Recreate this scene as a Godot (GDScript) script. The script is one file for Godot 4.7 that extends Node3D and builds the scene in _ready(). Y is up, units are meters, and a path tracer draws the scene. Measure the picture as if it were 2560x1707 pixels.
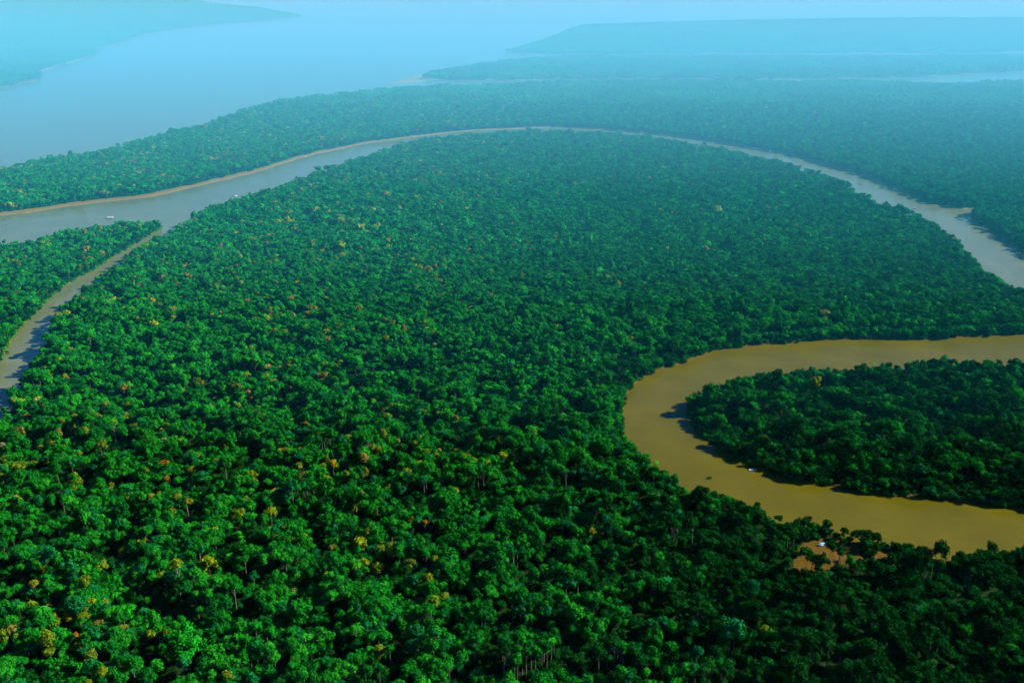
extends Node3D
# An aerial view over a winding muddy river in a rainforest, in metres, y up. The camera hangs 420 m above the water and looks along -z.

const MAIN := [Vector2(-504.6, -883.4), Vector2(-502.3, -912.5), Vector2(-509.9, -951.2), Vector2(-524.1, -1005.3), Vector2(-541.2, -1065.0), Vector2(-557.6, -1131.3), Vector2(-573.2, -1205.1), Vector2(-580.8, -1278.3), Vector2(-580.0, -1359.8), Vector2(-574.8, -1432.1), Vector2(-578.3, -1470.9), Vector2(-576.1, -1571.1), Vector2(-562.2, -1611.2), Vector2(-560.7, -1661.4), Vector2(-557.8, -1705.6), Vector2(-552.4, -1765.9), Vector2(-531.5, -1833.8), Vector2(-501.6, -1910.8), Vector2(-460.5, -1994.0), Vector2(-434.2, -2084.1), Vector2(-390.9, -2208.0), Vector2(-332.3, -2346.5), Vector2(-265.7, -2495.7), Vector2(-197.0, -2591.9), Vector2(-87.7, -2676.4), Vector2(28.0, -2711.3), Vector2(144.8, -2711.3), Vector2(258.5, -2676.9), Vector2(363.2, -2596.5), Vector2(456.9, -2490.2), Vector2(539.7, -2373.6), Vector2(610.3, -2245.2), Vector2(636.3, -2161.9), Vector2(672.3, -2033.6), Vector2(672.6, -1848.8), Vector2(711.1, -1776.3), Vector2(721.7, -1683.2), Vector2(714.7, -1593.0), Vector2(700.0, -1460.9), Vector2(687.4, -1399.7), Vector2(691.3, -1355.8), Vector2(693.8, -1294.4), Vector2(719.4, -1232.3), Vector2(843.3, -1250.6), Vector2(804.5, -1181.3), Vector2(631.1, -1158.8), Vector2(572.2, -1149.5), Vector2(499.4, -1140.2), Vector2(435.9, -1140.2), Vector2(382.1, -1137.2), Vector2(326.3, -1125.1), Vector2(271.1, -1111.8), Vector2(237.6, -1098.7), Vector2(213.7, -1079.0), Vector2(184.8, -1054.5), Vector2(157.5, -1034.8), Vector2(134.7, -1005.8), Vector2(122.6, -981.7), Vector2(112.1, -943.0), Vector2(106.7, -900.0), Vector2(106.8, -850.1), Vector2(116.1, -818.7), Vector2(124.4, -792.5), Vector2(143.0, -763.8), Vector2(154.8, -745.8), Vector2(172.0, -740.5), Vector2(187.0, -725.7), Vector2(205.8, -714.8), Vector2(215.6, -691.2), Vector2(232.9, -698.0), Vector2(249.0, -694.0), Vector2(264.3, -677.3), Vector2(277.7, -677.3), Vector2(293.4, -674.1), Vector2(304.5, -667.6), Vector2(311.7, -652.0), Vector2(318.3, -639.9), Vector2(328.8, -638.2), Vector2(338.2, -649.0), Vector2(361.6, -653.9), Vector2(388.1, -660.1), Vector2(514.5, -678.6), Vector2(373.3, -374.6), Vector2(-362.9, -374.6), Vector2(-556.5, -709.1), Vector2(-535.7, -834.0)]
const PENINSULA := [Vector2(755.7, -1065.4), Vector2(572.6, -1043.3), Vector2(519.4, -1035.3), Vector2(448.4, -1039.3), Vector2(435.2, -1030.0), Vector2(393.2, -1019.5), Vector2(343.6, -1013.1), Vector2(320.6, -1015.6), Vector2(293.8, -1004.1), Vector2(264.7, -1000.4), Vector2(243.8, -990.4), Vector2(212.0, -969.8), Vector2(194.5, -956.0), Vector2(186.7, -945.0), Vector2(182.9, -926.7), Vector2(182.9, -900.7), Vector2(186.1, -871.0), Vector2(194.1, -847.5), Vector2(208.9, -820.7), Vector2(228.1, -801.2), Vector2(246.8, -783.1), Vector2(274.7, -773.6), Vector2(300.5, -759.6), Vector2(323.9, -752.1), Vector2(343.0, -753.6), Vector2(376.4, -744.6), Vector2(409.1, -735.8), Vector2(427.0, -733.7), Vector2(543.2, -717.4)]
const SPIT := [Vector2(-1085.2, -1435.6), Vector2(-867.7, -1515.3), Vector2(-809.9, -1536.5), Vector2(-774.7, -1550.0), Vector2(-748.6, -1586.2), Vector2(-709.3, -1630.0), Vector2(-677.1, -1660.4), Vector2(-655.4, -1682.3), Vector2(-626.5, -1685.4), Vector2(-610.6, -1695.5), Vector2(-613.5, -1652.8), Vector2(-616.7, -1609.2), Vector2(-618.4, -1554.2), Vector2(-624.7, -1515.1), Vector2(-624.1, -1477.8), Vector2(-627.5, -1419.2), Vector2(-636.8, -1364.6), Vector2(-632.2, -1304.0), Vector2(-626.3, -1257.0), Vector2(-619.7, -1204.5), Vector2(-609.9, -1147.9), Vector2(-599.2, -1103.0), Vector2(-590.1, -1065.2), Vector2(-583.6, -1000.9), Vector2(-599.2, -910.9), Vector2(-821.2, -977.0)]
const STRIP := [Vector2(-1259, -1939), Vector2(-1115, -2172), Vector2(-1089, -2240), Vector2(-1066, -2323), Vector2(-1004, -2370), Vector2(-970, -2444), Vector2(-947, -2591), Vector2(-911, -2725), Vector2(-864, -2846), Vector2(-843, -2997), Vector2(-814, -3195), Vector2(-771, -3372), Vector2(-708, -3493), Vector2(-577, -3609), Vector2(-439, -3747), Vector2(-286, -3834), Vector2(-125, -3864), Vector2(40, -3942), Vector2(211, -4022), Vector2(465, -4006), Vector2(725, -4038), Vector2(1054, -3990), Vector2(1398, -4006), Vector2(1550, -3958), Vector2(1698, -3910), Vector2(2011, -4038), Vector2(2702, -4192), Vector2(1258, -1866), Vector2(997, -1840), Vector2(919, -1848), Vector2(873, -1855), Vector2(850, -1848), Vector2(830, -1870), Vector2(805, -1912), Vector2(796, -2001), Vector2(781, -2112), Vector2(757, -2210), Vector2(723, -2289), Vector2(690, -2392), Vector2(631, -2490), Vector2(562, -2575), Vector2(488, -2667), Vector2(384, -2749), Vector2(273, -2828), Vector2(153, -2869), Vector2(92, -2877), Vector2(5, -2852), Vector2(-93, -2828), Vector2(-163, -2788), Vector2(-253, -2718), Vector2(-317, -2659), Vector2(-388, -2589), Vector2(-449, -2490), Vector2(-483, -2440), Vector2(-532, -2322), Vector2(-561, -2231), Vector2(-600, -2156), Vector2(-643, -2076), Vector2(-684, -2005), Vector2(-726, -1947), Vector2(-788, -1908), Vector2(-842, -1874), Vector2(-886, -1826), Vector2(-936, -1794), Vector2(-1123, -1708)]
const STRIP_FOREST := [Vector2(-1259, -1939), Vector2(-1115, -2172), Vector2(-1089, -2240), Vector2(-1066, -2323), Vector2(-1004, -2370), Vector2(-970, -2444), Vector2(-947, -2591), Vector2(-911, -2725), Vector2(-864, -2846), Vector2(-843, -2997), Vector2(-814, -3195), Vector2(-771, -3372), Vector2(-708, -3493), Vector2(-577, -3609), Vector2(-439, -3747), Vector2(-286, -3834), Vector2(-125, -3864), Vector2(40, -3942), Vector2(211, -4022), Vector2(465, -4006), Vector2(725, -4038), Vector2(1054, -3990), Vector2(1398, -4006), Vector2(1550, -3958), Vector2(1698, -3910), Vector2(2011, -4038), Vector2(2702, -4192), Vector2(1260, -1870), Vector2(999, -1845), Vector2(921, -1852), Vector2(875, -1859), Vector2(852, -1852), Vector2(832, -1874), Vector2(807, -1916), Vector2(798, -2006), Vector2(783, -2118), Vector2(759, -2216), Vector2(724, -2296), Vector2(692, -2399), Vector2(632, -2498), Vector2(564, -2584), Vector2(490, -2675), Vector2(385, -2758), Vector2(274, -2838), Vector2(154, -2882), Vector2(92, -2890), Vector2(5, -2865), Vector2(-93, -2840), Vector2(-164, -2800), Vector2(-255, -2732), Vector2(-319, -2677), Vector2(-391, -2610), Vector2(-453, -2513), Vector2(-488, -2465), Vector2(-538, -2349), Vector2(-567, -2258), Vector2(-607, -2183), Vector2(-651, -2103), Vector2(-693, -2031), Vector2(-735, -1972), Vector2(-797, -1931), Vector2(-851, -1896), Vector2(-896, -1848), Vector2(-946, -1815), Vector2(-1134, -1727)]
const TRIBUTARY := [Vector2(1235.0, -1830.7), Vector2(983.0, -1812.8), Vector2(904.3, -1816.4), Vector2(859.2, -1816.4), Vector2(842.2, -1790.7), Vector2(831.2, -1740.3), Vector2(830.9, -1704.9), Vector2(825.7, -1643.9), Vector2(820.8, -1586.7), Vector2(818.3, -1548.8), Vector2(822.6, -1426.0), Vector2(936.7, -1350.0)]
const MIDDLE := [Vector2(-357, -4265), Vector2(-311, -4436), Vector2(-190, -4686), Vector2(8, -4966), Vector2(182, -5170), Vector2(362, -5251), Vector2(607, -5279), Vector2(935, -5251), Vector2(1369, -5224), Vector2(2037, -5251), Vector2(3430, -5363), Vector2(3119, -4859), Vector2(2272, -4578), Vector2(1912, -4420), Vector2(1690, -4326), Vector2(1489, -4272), Vector2(1116, -4228), Vector2(936, -4219), Vector2(760, -4237), Vector2(491, -4237), Vector2(223, -4254), Vector2(43, -4219), Vector2(-135, -4202), Vector2(-243, -4219), Vector2(-317, -4254)]
const FAR := [Vector2(14, -5697), Vector2(84, -5931), Vector2(168, -6300), Vector2(301, -6945), Vector2(422, -7563), Vector2(561, -8231), Vector2(968, -8504), Vector2(1561, -8871), Vector2(1980, -9107), Vector2(2809, -9355), Vector2(3650, -9528), Vector2(4646, -9528), Vector2(6132, -9707), Vector2(3653, -5717), Vector2(2180, -5624), Vector2(995, -5594), Vector2(636, -5535), Vector2(290, -5564), Vector2(-9, -5624)]
const WEST := [Vector2(-2214, -3286), Vector2(-1945, -3896), Vector2(-1966, -4084), Vector2(-1930, -4150), Vector2(-2073, -4478), Vector2(-2106, -4640), Vector2(-2149, -4976), Vector2(-2198, -5363), Vector2(-2220, -5505), Vector2(-2353, -5813), Vector2(-2437, -6156), Vector2(-2403, -6343), Vector2(-2501, -6840), Vector2(-2572, -7472), Vector2(-2540, -7862), Vector2(-2444, -8704), Vector2(-2208, -9234), Vector2(-2037, -10112), Vector2(-2265, -10604), Vector2(-2845, -11950), Vector2(-3226, -12680), Vector2(-3929, -13681), Vector2(-5389, -17315), Vector2(-11616, -17908)]
const NEAR_RIVER := [Vector2(811.4, -1192.8), Vector2(639.5, -1176.4), Vector2(333.3, -1152.6), Vector2(195.7, -1093.0), Vector2(108.0, -1025.8), Vector2(88.8, -910.9), Vector2(100.4, -852.1), Vector2(143.5, -759.6), Vector2(209.6, -667.0), Vector2(292.8, -620.4), Vector2(458.6, -581.3)]
const CLEARING := [Vector2(220.3, -665.8), Vector2(230.7, -674.3), Vector2(241.7, -680.1), Vector2(250.4, -676.6), Vector2(257.6, -677.8), Vector2(271.7, -669.2), Vector2(257.1, -640.9), Vector2(238.2, -643.0), Vector2(227.4, -638.6), Vector2(211.6, -632.8)]
const CLEARING_SMALL := [Vector2(277.7, -659.6), Vector2(286.8, -663.0), Vector2(298.3, -659.0), Vector2(285.9, -634.9), Vector2(275.6, -633.3), Vector2(269.1, -633.3)]
const SANDBAR := [Vector2(-476, -4068), Vector2(-425, -4254), Vector2(-392, -4401), Vector2(-364, -4439), Vector2(-359, -4290), Vector2(-316, -4237), Vector2(-380, -4150), Vector2(-426, -4084)]
const BEACH := [Vector2(-2087, -4517), Vector2(-2125, -4682), Vector2(-2138, -4813), Vector2(-2105, -4747), Vector2(-2097, -4619), Vector2(-2056, -4458)]
const BEACH2 := [Vector2(-2149, -4976), Vector2(-2179, -5124), Vector2(-2217, -5254), Vector2(-2300, -5335), Vector2(-2237, -5335), Vector2(-2143, -5074), Vector2(-2129, -4928)]
const ACCENTS := [
	["orange", -304.9, -781.7, 6.4, "orange blossoming tree, largest orange crown in the left middle foreground"],
	["orange", -294.5, -757.3, 2.9, "small orange tree just below the largest orange crown"],
	["amber", -223.7, -848.1, 5.0, "amber tree left of the vivid orange tree above a dark gap"],
	["orange", -193.8, -859.5, 5.4, "vivid orange tree joined to a bright green crown, right of an amber tree"],
	["amber", -264.1, -715.6, 4.5, "square amber crown among green trees below a wide black gap"],
	["yellow", -276.9, -771.2, 4.7, "yellow green tree right of the largest orange crown"],
	["yellow", -221.9, -759.5, 5.0, "ragged yellow tree with an orange flank between two dark gaps"],
	["olive", -371.2, -754.5, 6.8, "broad olive yellow tree with a lime crown behind it"],
	["orange", -365.6, -738.4, 2.8, "tiny orange crown under a broad olive yellow tree"],
	["tan", -335.6, -741.8, 3.5, "pale yellow tan tree above a tall green crown"],
	["tan", -399.9, -947.4, 5.7, "rounded pale tan tree near the left creek, beside a dark gap"],
	["pink", -465.1, -904.1, 4.7, "pinkish tan tree at the corner nearest the left creek"],
	["pink", -468.8, -878.6, 4.2, "dusty pink tree at the left edge below the creek"],
	["tan", -462.5, -849.0, 5.4, "tan and green tree near the left edge under a dusty pink one"],
	["pale", -319.6, -827.7, 3.8, "narrow greyish pink crown with a pale trunk"],
	["amber", -330.7, -971.0, 5.7, "amber green tree in a bright stand right of the pale tan tree"],
	["amber", -278.3, -654.3, 6.0, "yellow and amber tree with a thin pale branch below it"],
	["yellow", -191.9, -697.7, 6.1, "long yellow green crown on top of a bright diagonal ridge of trees"],
	["olive", -218.0, -693.9, 7.2, "large round olive yellow tree left of a diagonal ridge of trees"],
	["pale", -459.5, -814.6, 4.0, "pale buff crown cut by the left edge of the picture"],
	["lime", -467.1, -1019.0, 8.7, "bright lime green tree standing out near the left creek"],
	["olive", -326.5, -856.9, 4.3, "olive tree above the narrow greyish pink crown"],
	["tan", -473.9, -979.9, 5.0, "tan tree just below the bright lime green tree"],
	["pink", -268.0, -935.0, 5.5, "pinkish crown on a dark gap in the middle of the left half"],
	["amber", -296.1, -562.4, 5.2, "vivid amber tree alone over a black gap near the lower left corner"],
	["red", -283.0, -540.1, 3.2, "small reddish orange tree below the vivid amber tree"],
	["tan", -272.6, -552.0, 4.1, "slanting pale yellow tree right of the reddish orange tree"],
	["yellow", -220.6, -625.5, 7.0, "large yellow tree with an amber top in the lower left quarter"],
	["olive", -226.3, -546.4, 4.3, "olive amber crown leaning on the largest bright green tree"],
	["big", -209.5, -530.7, 13.2, "largest bright green tree, very wide crown near the bottom edge"],
	["big", -262.7, -568.2, 9.6, "wide bright green tree right of the vivid amber tree"],
	["amber", -336.1, -617.7, 3.8, "small amber crown in two tufts near the left edge"],
	["tan", -336.7, -598.7, 3.8, "thin brownish tan tree with bare twigs near the left edge"],
	["olive", -176.8, -838.7, 5.3, "olive tan tree below the vivid orange tree"],
	["amber", -156.2, -780.1, 5.4, "rounded amber tree over a black gap right of the yellow pair"],
	["yellow", -185.7, -779.4, 3.5, "small yellow tree left of the rounded amber tree"],
	["orange", -203.3, -808.1, 3.6, "orange tan crown in two wisps under the amber tree"],
	["amber", -191.9, -810.5, 3.6, "amber green crown right of two orange tan wisps"],
	["tan", -53.6, -879.5, 3.3, "small pale tan crown near the middle of the forest"],
	["orange", 20.6, -850.7, 3.2, "slender orange tan tree on a forked pale trunk"],
	["pale", 10.2, -823.6, 2.8, "small pale buff tree below the slender orange tan tree"],
	["yellow", -122.8, -907.0, 3.9, "bright yellow green upright crown beside a dark gap"],
	["yellow", -139.0, -918.8, 3.5, "small yellow crown left of the upright yellow green one"],
	["tan", -200.3, -984.3, 4.7, "tan tree with a pale trunk behind the vivid orange tree"],
	["yellow", -159.9, -797.8, 3.5, "yellow green tree behind the rounded amber tree"],
	["yellow", -157.0, -660.0, 3.1, "isolated yellow crown below the bright diagonal ridge"],
	["olive", -77.9, -684.1, 4.5, "olive amber tree in the centre of the lower forest"],
	["orange", -67.7, -682.3, 2.2, "tiny orange crown on a pale trunk right of the olive amber tree"],
	["amber", 61.5, -670.4, 3.7, "amber tree with a green neighbour, alone in the dark right foreground"],
	["yellow", 39.6, -563.7, 3.0, "small yellow tree in the dark foreground, right of centre"],
	["olive", 165.5, -546.4, 5.1, "olive crown with a thin white trunk in the dark lower right"],
	["amber", -257.2, -1216.8, 7.9, "bright amber tree, the brightest in the middle of the loop forest"],
	["tan", -291.2, -1251.9, 5.8, "tan tree left of the brightest amber tree"],
	["tan", -194.2, -1202.3, 6.6, "pale yellow tan tree right of the brightest amber tree"],
	["pink", -183.5, -1260.5, 4.6, "small pinkish crown behind the pale yellow tan tree"],
	["amber", -298.7, -1145.8, 5.4, "amber tan tree in front of a dark hollow, below the tan tree"],
	["olive", -287.1, -1120.0, 6.9, "olive tree joined to the amber tan tree by the dark hollow"],
	["yellow", -146.9, -1097.8, 6.1, "yellow tree in a dark hollow right of a dusty pink one"],
	["pink", -217.5, -1095.1, 5.1, "dusty pink tree beside a dark hollow in the loop forest"],
	["pink", -401.4, -1401.7, 5.2, "pink tan tree far back in the left of the loop forest"],
	["tan", -457.5, -1350.9, 7.7, "wide tan tree far back near the bend of the left creek"],
	["olive", -416.8, -1310.8, 8.7, "olive yellow tree in front of the wide tan tree"],
	["orange", -463.0, -1322.0, 4.4, "small orange tree on a dark gap left of the olive yellow tree"],
	["tan", -287.2, -1504.7, 5.5, "small round tan tree, one of the farthest pale crowns of the loop"],
	["tan", -205.2, -1483.5, 6.7, "dull tan tree near the large dark patch in the loop forest"],
]
const LANDMARKS := [
	[-296.1, -562.4, "vivid amber tree"],
	[-283.0, -540.1, "small reddish orange tree"],
	[-272.6, -552.0, "slanting pale yellow tree"],
	[-209.5, -530.7, "largest bright green tree"],
	[-262.7, -568.2, "second widest bright green tree"],
	[-336.1, -617.7, "two tufted amber tree"],
	[-336.7, -598.7, "brownish tan tree"],
	[-220.6, -625.5, "large yellow tree"],
	[39.6, -563.7, "small yellow tree in the dark"],
	[165.5, -546.4, "olive crown with a white trunk"],
	[61.5, -670.4, "lone amber tree"],
	[241.3, -674.3, "white and blue boat"],
]

const FAR_END := -1500.0      # beyond this the crowns are simpler
const PATCH_END := -3300.0    # beyond this several crowns share one patch

# how leaves look: linear base colours
const TINTS := {
	"green": Vector3(0.0054, 0.1215, 0.0072), "dark": Vector3(0.0036, 0.0792, 0.0081), "bright": Vector3(0.0108, 0.1575, 0.0081), "blue": Vector3(0.0045, 0.0990, 0.0216),
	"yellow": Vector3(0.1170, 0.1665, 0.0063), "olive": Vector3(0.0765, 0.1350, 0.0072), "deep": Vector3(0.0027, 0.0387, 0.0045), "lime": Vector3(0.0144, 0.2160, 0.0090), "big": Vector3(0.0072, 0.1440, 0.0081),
	"orange": Vector3(0.2340, 0.1170, 0.0063), "amber": Vector3(0.1550, 0.1300, 0.0072), "red": Vector3(0.2070, 0.0720, 0.0072), "tan": Vector3(0.1350, 0.1260, 0.0216),
	"pink": Vector3(0.1530, 0.1125, 0.0405), "pale": Vector3(0.1710, 0.1620, 0.0720),
}

var rng := RandomNumberGenerator.new()
var heights := FastNoiseLite.new()
var gaps := FastNoiseLite.new()
var tones := FastNoiseLite.new()
var leaf: StandardMaterial3D
var bark: StandardMaterial3D
var near_crowns: Array = []
var mid_crowns: Array = []
var patches: Array = []
var trunk_mesh: ArrayMesh
var buffers: Array = []
var trunk_buffer := PackedFloat32Array()
var tallest: Array = []        # the nearest trees, which become things of their own
var taken := {}
var accents: Array = []
var clearings: Array = []
var under := false
var inland := PackedVector2Array()


# ---------------------------------------------------------------- helpers
func tag(o: Node, label: String, category := "", group := "", kind := "") -> Node:
	if label != "":
		o.set_meta("label", label)
	if category != "":
		o.set_meta("category", category)
	if group != "":
		o.set_meta("group", group)
	if kind != "":
		o.set_meta("kind", kind)
	return o


func numbered(called: String) -> String:
	var n: int = taken.get(called, 0)
	taken[called] = n + 1
	return called if n == 0 else "%s_%03d" % [called, n]


func thing(called: String, label: String, category: String, at: Vector3, turn := 0.0, group := "") -> Node3D:
	var o := Node3D.new()
	o.name = numbered(called)
	add_child(o, true)
	o.position = at
	o.rotation.y = turn
	tag(o, label, category, group)
	return o


func part(called: String, mesh: Mesh, m: Material, parent: Node) -> MeshInstance3D:
	var o := MeshInstance3D.new()
	o.name = called if parent != self else numbered(called)
	o.mesh = mesh
	o.material_override = m
	parent.add_child(o, true)
	return o


func flat_mesh(v: PackedVector3Array, c := PackedColorArray()) -> ArrayMesh:
	var a := []
	a.resize(Mesh.ARRAY_MAX)
	a[Mesh.ARRAY_VERTEX] = v
	if c.size():
		a[Mesh.ARRAY_COLOR] = c
	var m := ArrayMesh.new()
	m.add_surface_from_arrays(Mesh.PRIMITIVE_TRIANGLES, a)
	return m


func plain(c: Vector3, rough := 0.8, spec := 0.3) -> StandardMaterial3D:
	var m := StandardMaterial3D.new()
	m.albedo_color = Color(c.x, c.y, c.z).linear_to_srgb()
	m.roughness = rough
	m.metallic_specular = spec
	return m


func noise_texture(freq: float, dark: Color, light: Color, side := 512, octaves := 5, s := 3) -> NoiseTexture2D:
	var n := FastNoiseLite.new()
	n.noise_type = FastNoiseLite.TYPE_SIMPLEX_SMOOTH
	n.seed = s
	n.frequency = freq
	n.fractal_octaves = octaves
	var t := NoiseTexture2D.new()
	t.width = side
	t.height = side
	t.seamless = true
	t.noise = n
	var g := Gradient.new()
	g.set_color(0, dark)
	g.set_color(1, light)
	t.color_ramp = g
	return t


func mottled(dark: Vector3, light: Vector3, metres: float, rough: float, spec := 0.3, s := 3) -> StandardMaterial3D:
	var m := StandardMaterial3D.new()
	m.albedo_texture = noise_texture(0.012, Color(dark.x, dark.y, dark.z).linear_to_srgb(), Color(light.x, light.y, light.z).linear_to_srgb(), 512, 5, s)
	m.uv1_triplanar = true
	m.uv1_world_triplanar = true
	m.uv1_scale = Vector3.ONE / metres
	m.roughness = rough
	m.metallic_specular = spec
	return m


func water_material(dark: Vector3, light: Vector3, rough: float, spec: float, s: int) -> StandardMaterial3D:
	var m := mottled(dark, light, 420.0, rough, spec, s)
	var n := FastNoiseLite.new()
	n.noise_type = FastNoiseLite.TYPE_SIMPLEX_SMOOTH
	n.seed = 40 + s
	n.frequency = 0.05
	n.fractal_octaves = 4
	var t := NoiseTexture2D.new()
	t.width = 512
	t.height = 512
	t.seamless = true
	t.noise = n
	t.as_normal_map = true
	t.bump_strength = 2.0
	m.normal_enabled = true
	m.normal_texture = t
	m.normal_scale = 0.10
	return m


func sheet(outline: PackedVector2Array, y: float) -> PackedVector3Array:
	var v := PackedVector3Array()
	var tri := Geometry2D.triangulate_polygon(outline)
	for k in range(0, tri.size(), 3):
		var a := outline[tri[k]]
		var b := outline[tri[k + 1]]
		var c := outline[tri[k + 2]]
		if (b - a).cross(c - a) < 0.0:
			var d := b
			b = c
			c = d
		v.append_array([Vector3(a.x, y, a.y), Vector3(b.x, y, b.y), Vector3(c.x, y, c.y)])
	return v


func winding(outline: PackedVector2Array) -> float:
	var s := 0.0
	for i in outline.size():
		s += outline[i].cross(outline[(i + 1) % outline.size()])
	return signf(s)


# a piece of ground with a bank that slopes under the water all round
func ground_mesh(outline: PackedVector2Array, y: float, slope: float) -> ArrayMesh:
	var v := sheet(outline, y)
	var n := outline.size()
	var w := winding(outline)
	var outer := PackedVector2Array()
	for i in n:
		var e1 := (outline[i] - outline[(i + n - 1) % n]).normalized()
		var e2 := (outline[(i + 1) % n] - outline[i]).normalized()
		var d := (Vector2(e1.y, -e1.x) + Vector2(e2.y, -e2.x)).normalized() * w
		outer.append(outline[i] + d * slope)
	for i in n:
		var j := (i + 1) % n
		var a := Vector3(outline[i].x, y, outline[i].y)
		var b := Vector3(outline[j].x, y, outline[j].y)
		var c := Vector3(outer[j].x, -0.6, outer[j].y)
		var d := Vector3(outer[i].x, -0.6, outer[i].y)
		if w > 0.0:
			v.append_array([a, d, b, b, d, c])
		else:
			v.append_array([a, b, d, b, c, d])
	return flat_mesh(v)


# finer outline: midpoints pushed in and out so that a bank does not run in straight pieces
func wavy(points: Array, amount: float) -> PackedVector2Array:
	var out := PackedVector2Array()
	var n := points.size()
	for i in n:
		var p0: Vector2 = points[(i + n - 1) % n]
		var p1: Vector2 = points[i]
		var p2: Vector2 = points[(i + 1) % n]
		var p3: Vector2 = points[(i + 2) % n]
		out.append(p1)
		var far: float = p1.distance_to(p2)
		if far > 18.0 and far < 500.0:
			var steps := int(clampf(far / 14.0, 2.0, 9.0))
			var side := (p2 - p1).orthogonal().normalized()
			for k in range(1, steps):
				var u := float(k) / steps
				var q := p1.cubic_interpolate(p2, p0, p3, u)
				out.append(q + side * heights.get_noise_2d(q.x * 2.5, q.y * 2.5) * amount)
	return out


# ---------------------------------------------------------------- trees
func crown_mesh(lobes: int, leaves: int, size: float, lift: float, spread: float, core: int, ragged: float, light := 1.0) -> ArrayMesh:
	var centres: Array = [Vector3(0, 0.12 + lift * 0.3, 0)]
	var radii: Array = [rng.randf_range(0.42, 0.55)]
	var turn := rng.randf() * TAU
	for i in lobes:
		var a := turn + TAU * i / lobes + rng.randf_range(-0.5, 0.5)
		var d := rng.randf_range(0.32, 0.68) * spread
		centres.append(Vector3(cos(a) * d, rng.randf_range(-0.50, 0.36) + lift * rng.randf(), sin(a) * d))
		radii.append(rng.randf_range(0.24, 0.44))
	var v := PackedVector3Array()
	var c := PackedColorArray()
	for i in centres.size():
		var at: Vector3 = centres[i]
		var r: float = radii[i]
		var tone := rng.randf_range(0.82, 1.18) * light
		if core > 0:
			var rings := core
			var ring: Array = []
			for j in rings + 1:
				var row: Array = []
				for k in rings * 2:
					var phi := PI * j / rings
					var th := TAU * k / (rings * 2)
					row.append(at + Vector3(sin(phi) * cos(th), cos(phi) * 0.85, sin(phi) * sin(th)) * r * rng.randf_range(0.62, 0.92))
				ring.append(row)
			for j in rings:
				for k in rings * 2:
					var k2 := (k + 1) % (rings * 2)
					for q in [[ring[j][k], ring[j][k2], ring[j + 1][k]], [ring[j][k2], ring[j + 1][k2], ring[j + 1][k]]]:
						v.append_array(q)
						var s := tone * rng.randf_range(0.75, 1.1)
						for z in 3:
							c.append(Color(s, s, s))
		var count := int(leaves * r * r / 0.16)
		for j in count:
			var dir := Vector3(rng.randfn(), rng.randfn() + 0.35, rng.randfn()).normalized()
			var p := at + Vector3(dir.x, dir.y * 0.9, dir.z) * r * rng.randf_range(0.80, 1.10 + ragged)
			var inside := false
			for o in centres.size():
				if o != i and p.distance_to(centres[o]) < radii[o] * 0.78:
					inside = true
					break
			if inside:
				continue
			var nrm := (dir + Vector3(rng.randfn(), rng.randfn(), rng.randfn()) * 0.45).normalized()
			var t1 := nrm.cross(Vector3(rng.randfn(), rng.randfn(), rng.randfn())).normalized()
			var t2 := nrm.cross(t1)
			var s1 := size * rng.randf_range(0.6, 1.35)
			var s2 := size * rng.randf_range(0.45, 0.95)
			var a1 := p - t1 * s1 - nrm * s2 * 0.35
			var a2 := p + t2 * s2
			var a3 := p + t1 * s1 - nrm * s2 * 0.35
			var a4 := p - t2 * s2
			v.append_array([a1, a2, a3, a1, a3, a4])
			var s := tone * rng.randf_range(0.60, 1.40)
			var col := Color(s * rng.randf_range(0.7, 1.2), s, s * rng.randf_range(0.7, 1.2))
			for z in 6:
				c.append(col)
	return flat_mesh(v, c)


# a crown of arching fronds
func star_crown(fronds: int) -> ArrayMesh:
	var v := PackedVector3Array()
	var c := PackedColorArray()
	for i in fronds:
		var a := TAU * i / fronds + rng.randf_range(-0.25, 0.25)
		var rise := rng.randf_range(0.2, 1.1)
		var out := Vector3(cos(a), 0, sin(a))
		var side := Vector3(-sin(a), 0, cos(a))
		var tone := rng.randf_range(0.7, 1.3)
		for k in 6:
			var u := k / 6.0
			var w := (k + 1) / 6.0
			var pa := out * u + Vector3.UP * (0.3 + rise * u - (0.7 + rise * 0.6) * u * u)
			var pb := out * w + Vector3.UP * (0.3 + rise * w - (0.7 + rise * 0.6) * w * w)
			var wb := 0.15 * sin(PI * minf(0.97, w + 0.05)) + 0.03
			for s in [1.0, -1.0]:
				v.append_array([pa, pb, pa.lerp(pb, 0.6) + side * s * wb - Vector3.UP * 0.09])
				for z in 3:
					c.append(Color(tone, tone, tone))
	return flat_mesh(v, c)


# the same crown with blossom or young leaves on some of its boughs and green on the others
func two_toned(crown: ArrayMesh, first: Vector3, second: Vector3, share: float) -> ArrayMesh:
	var a := crown.surface_get_arrays(0)
	var v: PackedVector3Array = a[Mesh.ARRAY_VERTEX]
	var c: PackedColorArray = a[Mesh.ARRAY_COLOR]
	var shift := rng.randf() * 500.0
	for i in range(0, v.size(), 3):
		var p := (v[i] + v[i + 1] + v[i + 2]) / 3.0
		var n := 0.5 + 0.9 * heights.get_noise_3d(p.x * 38.0 + shift, p.y * 38.0, p.z * 38.0) + rng.randf_range(-0.18, 0.18)
		var t := first if n < share else second
		for k in 3:
			c[i + k] = Color(t.x * c[i + k].g, t.y * c[i + k].g, t.z * c[i + k].g)
	return flat_mesh(v, c)


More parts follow.
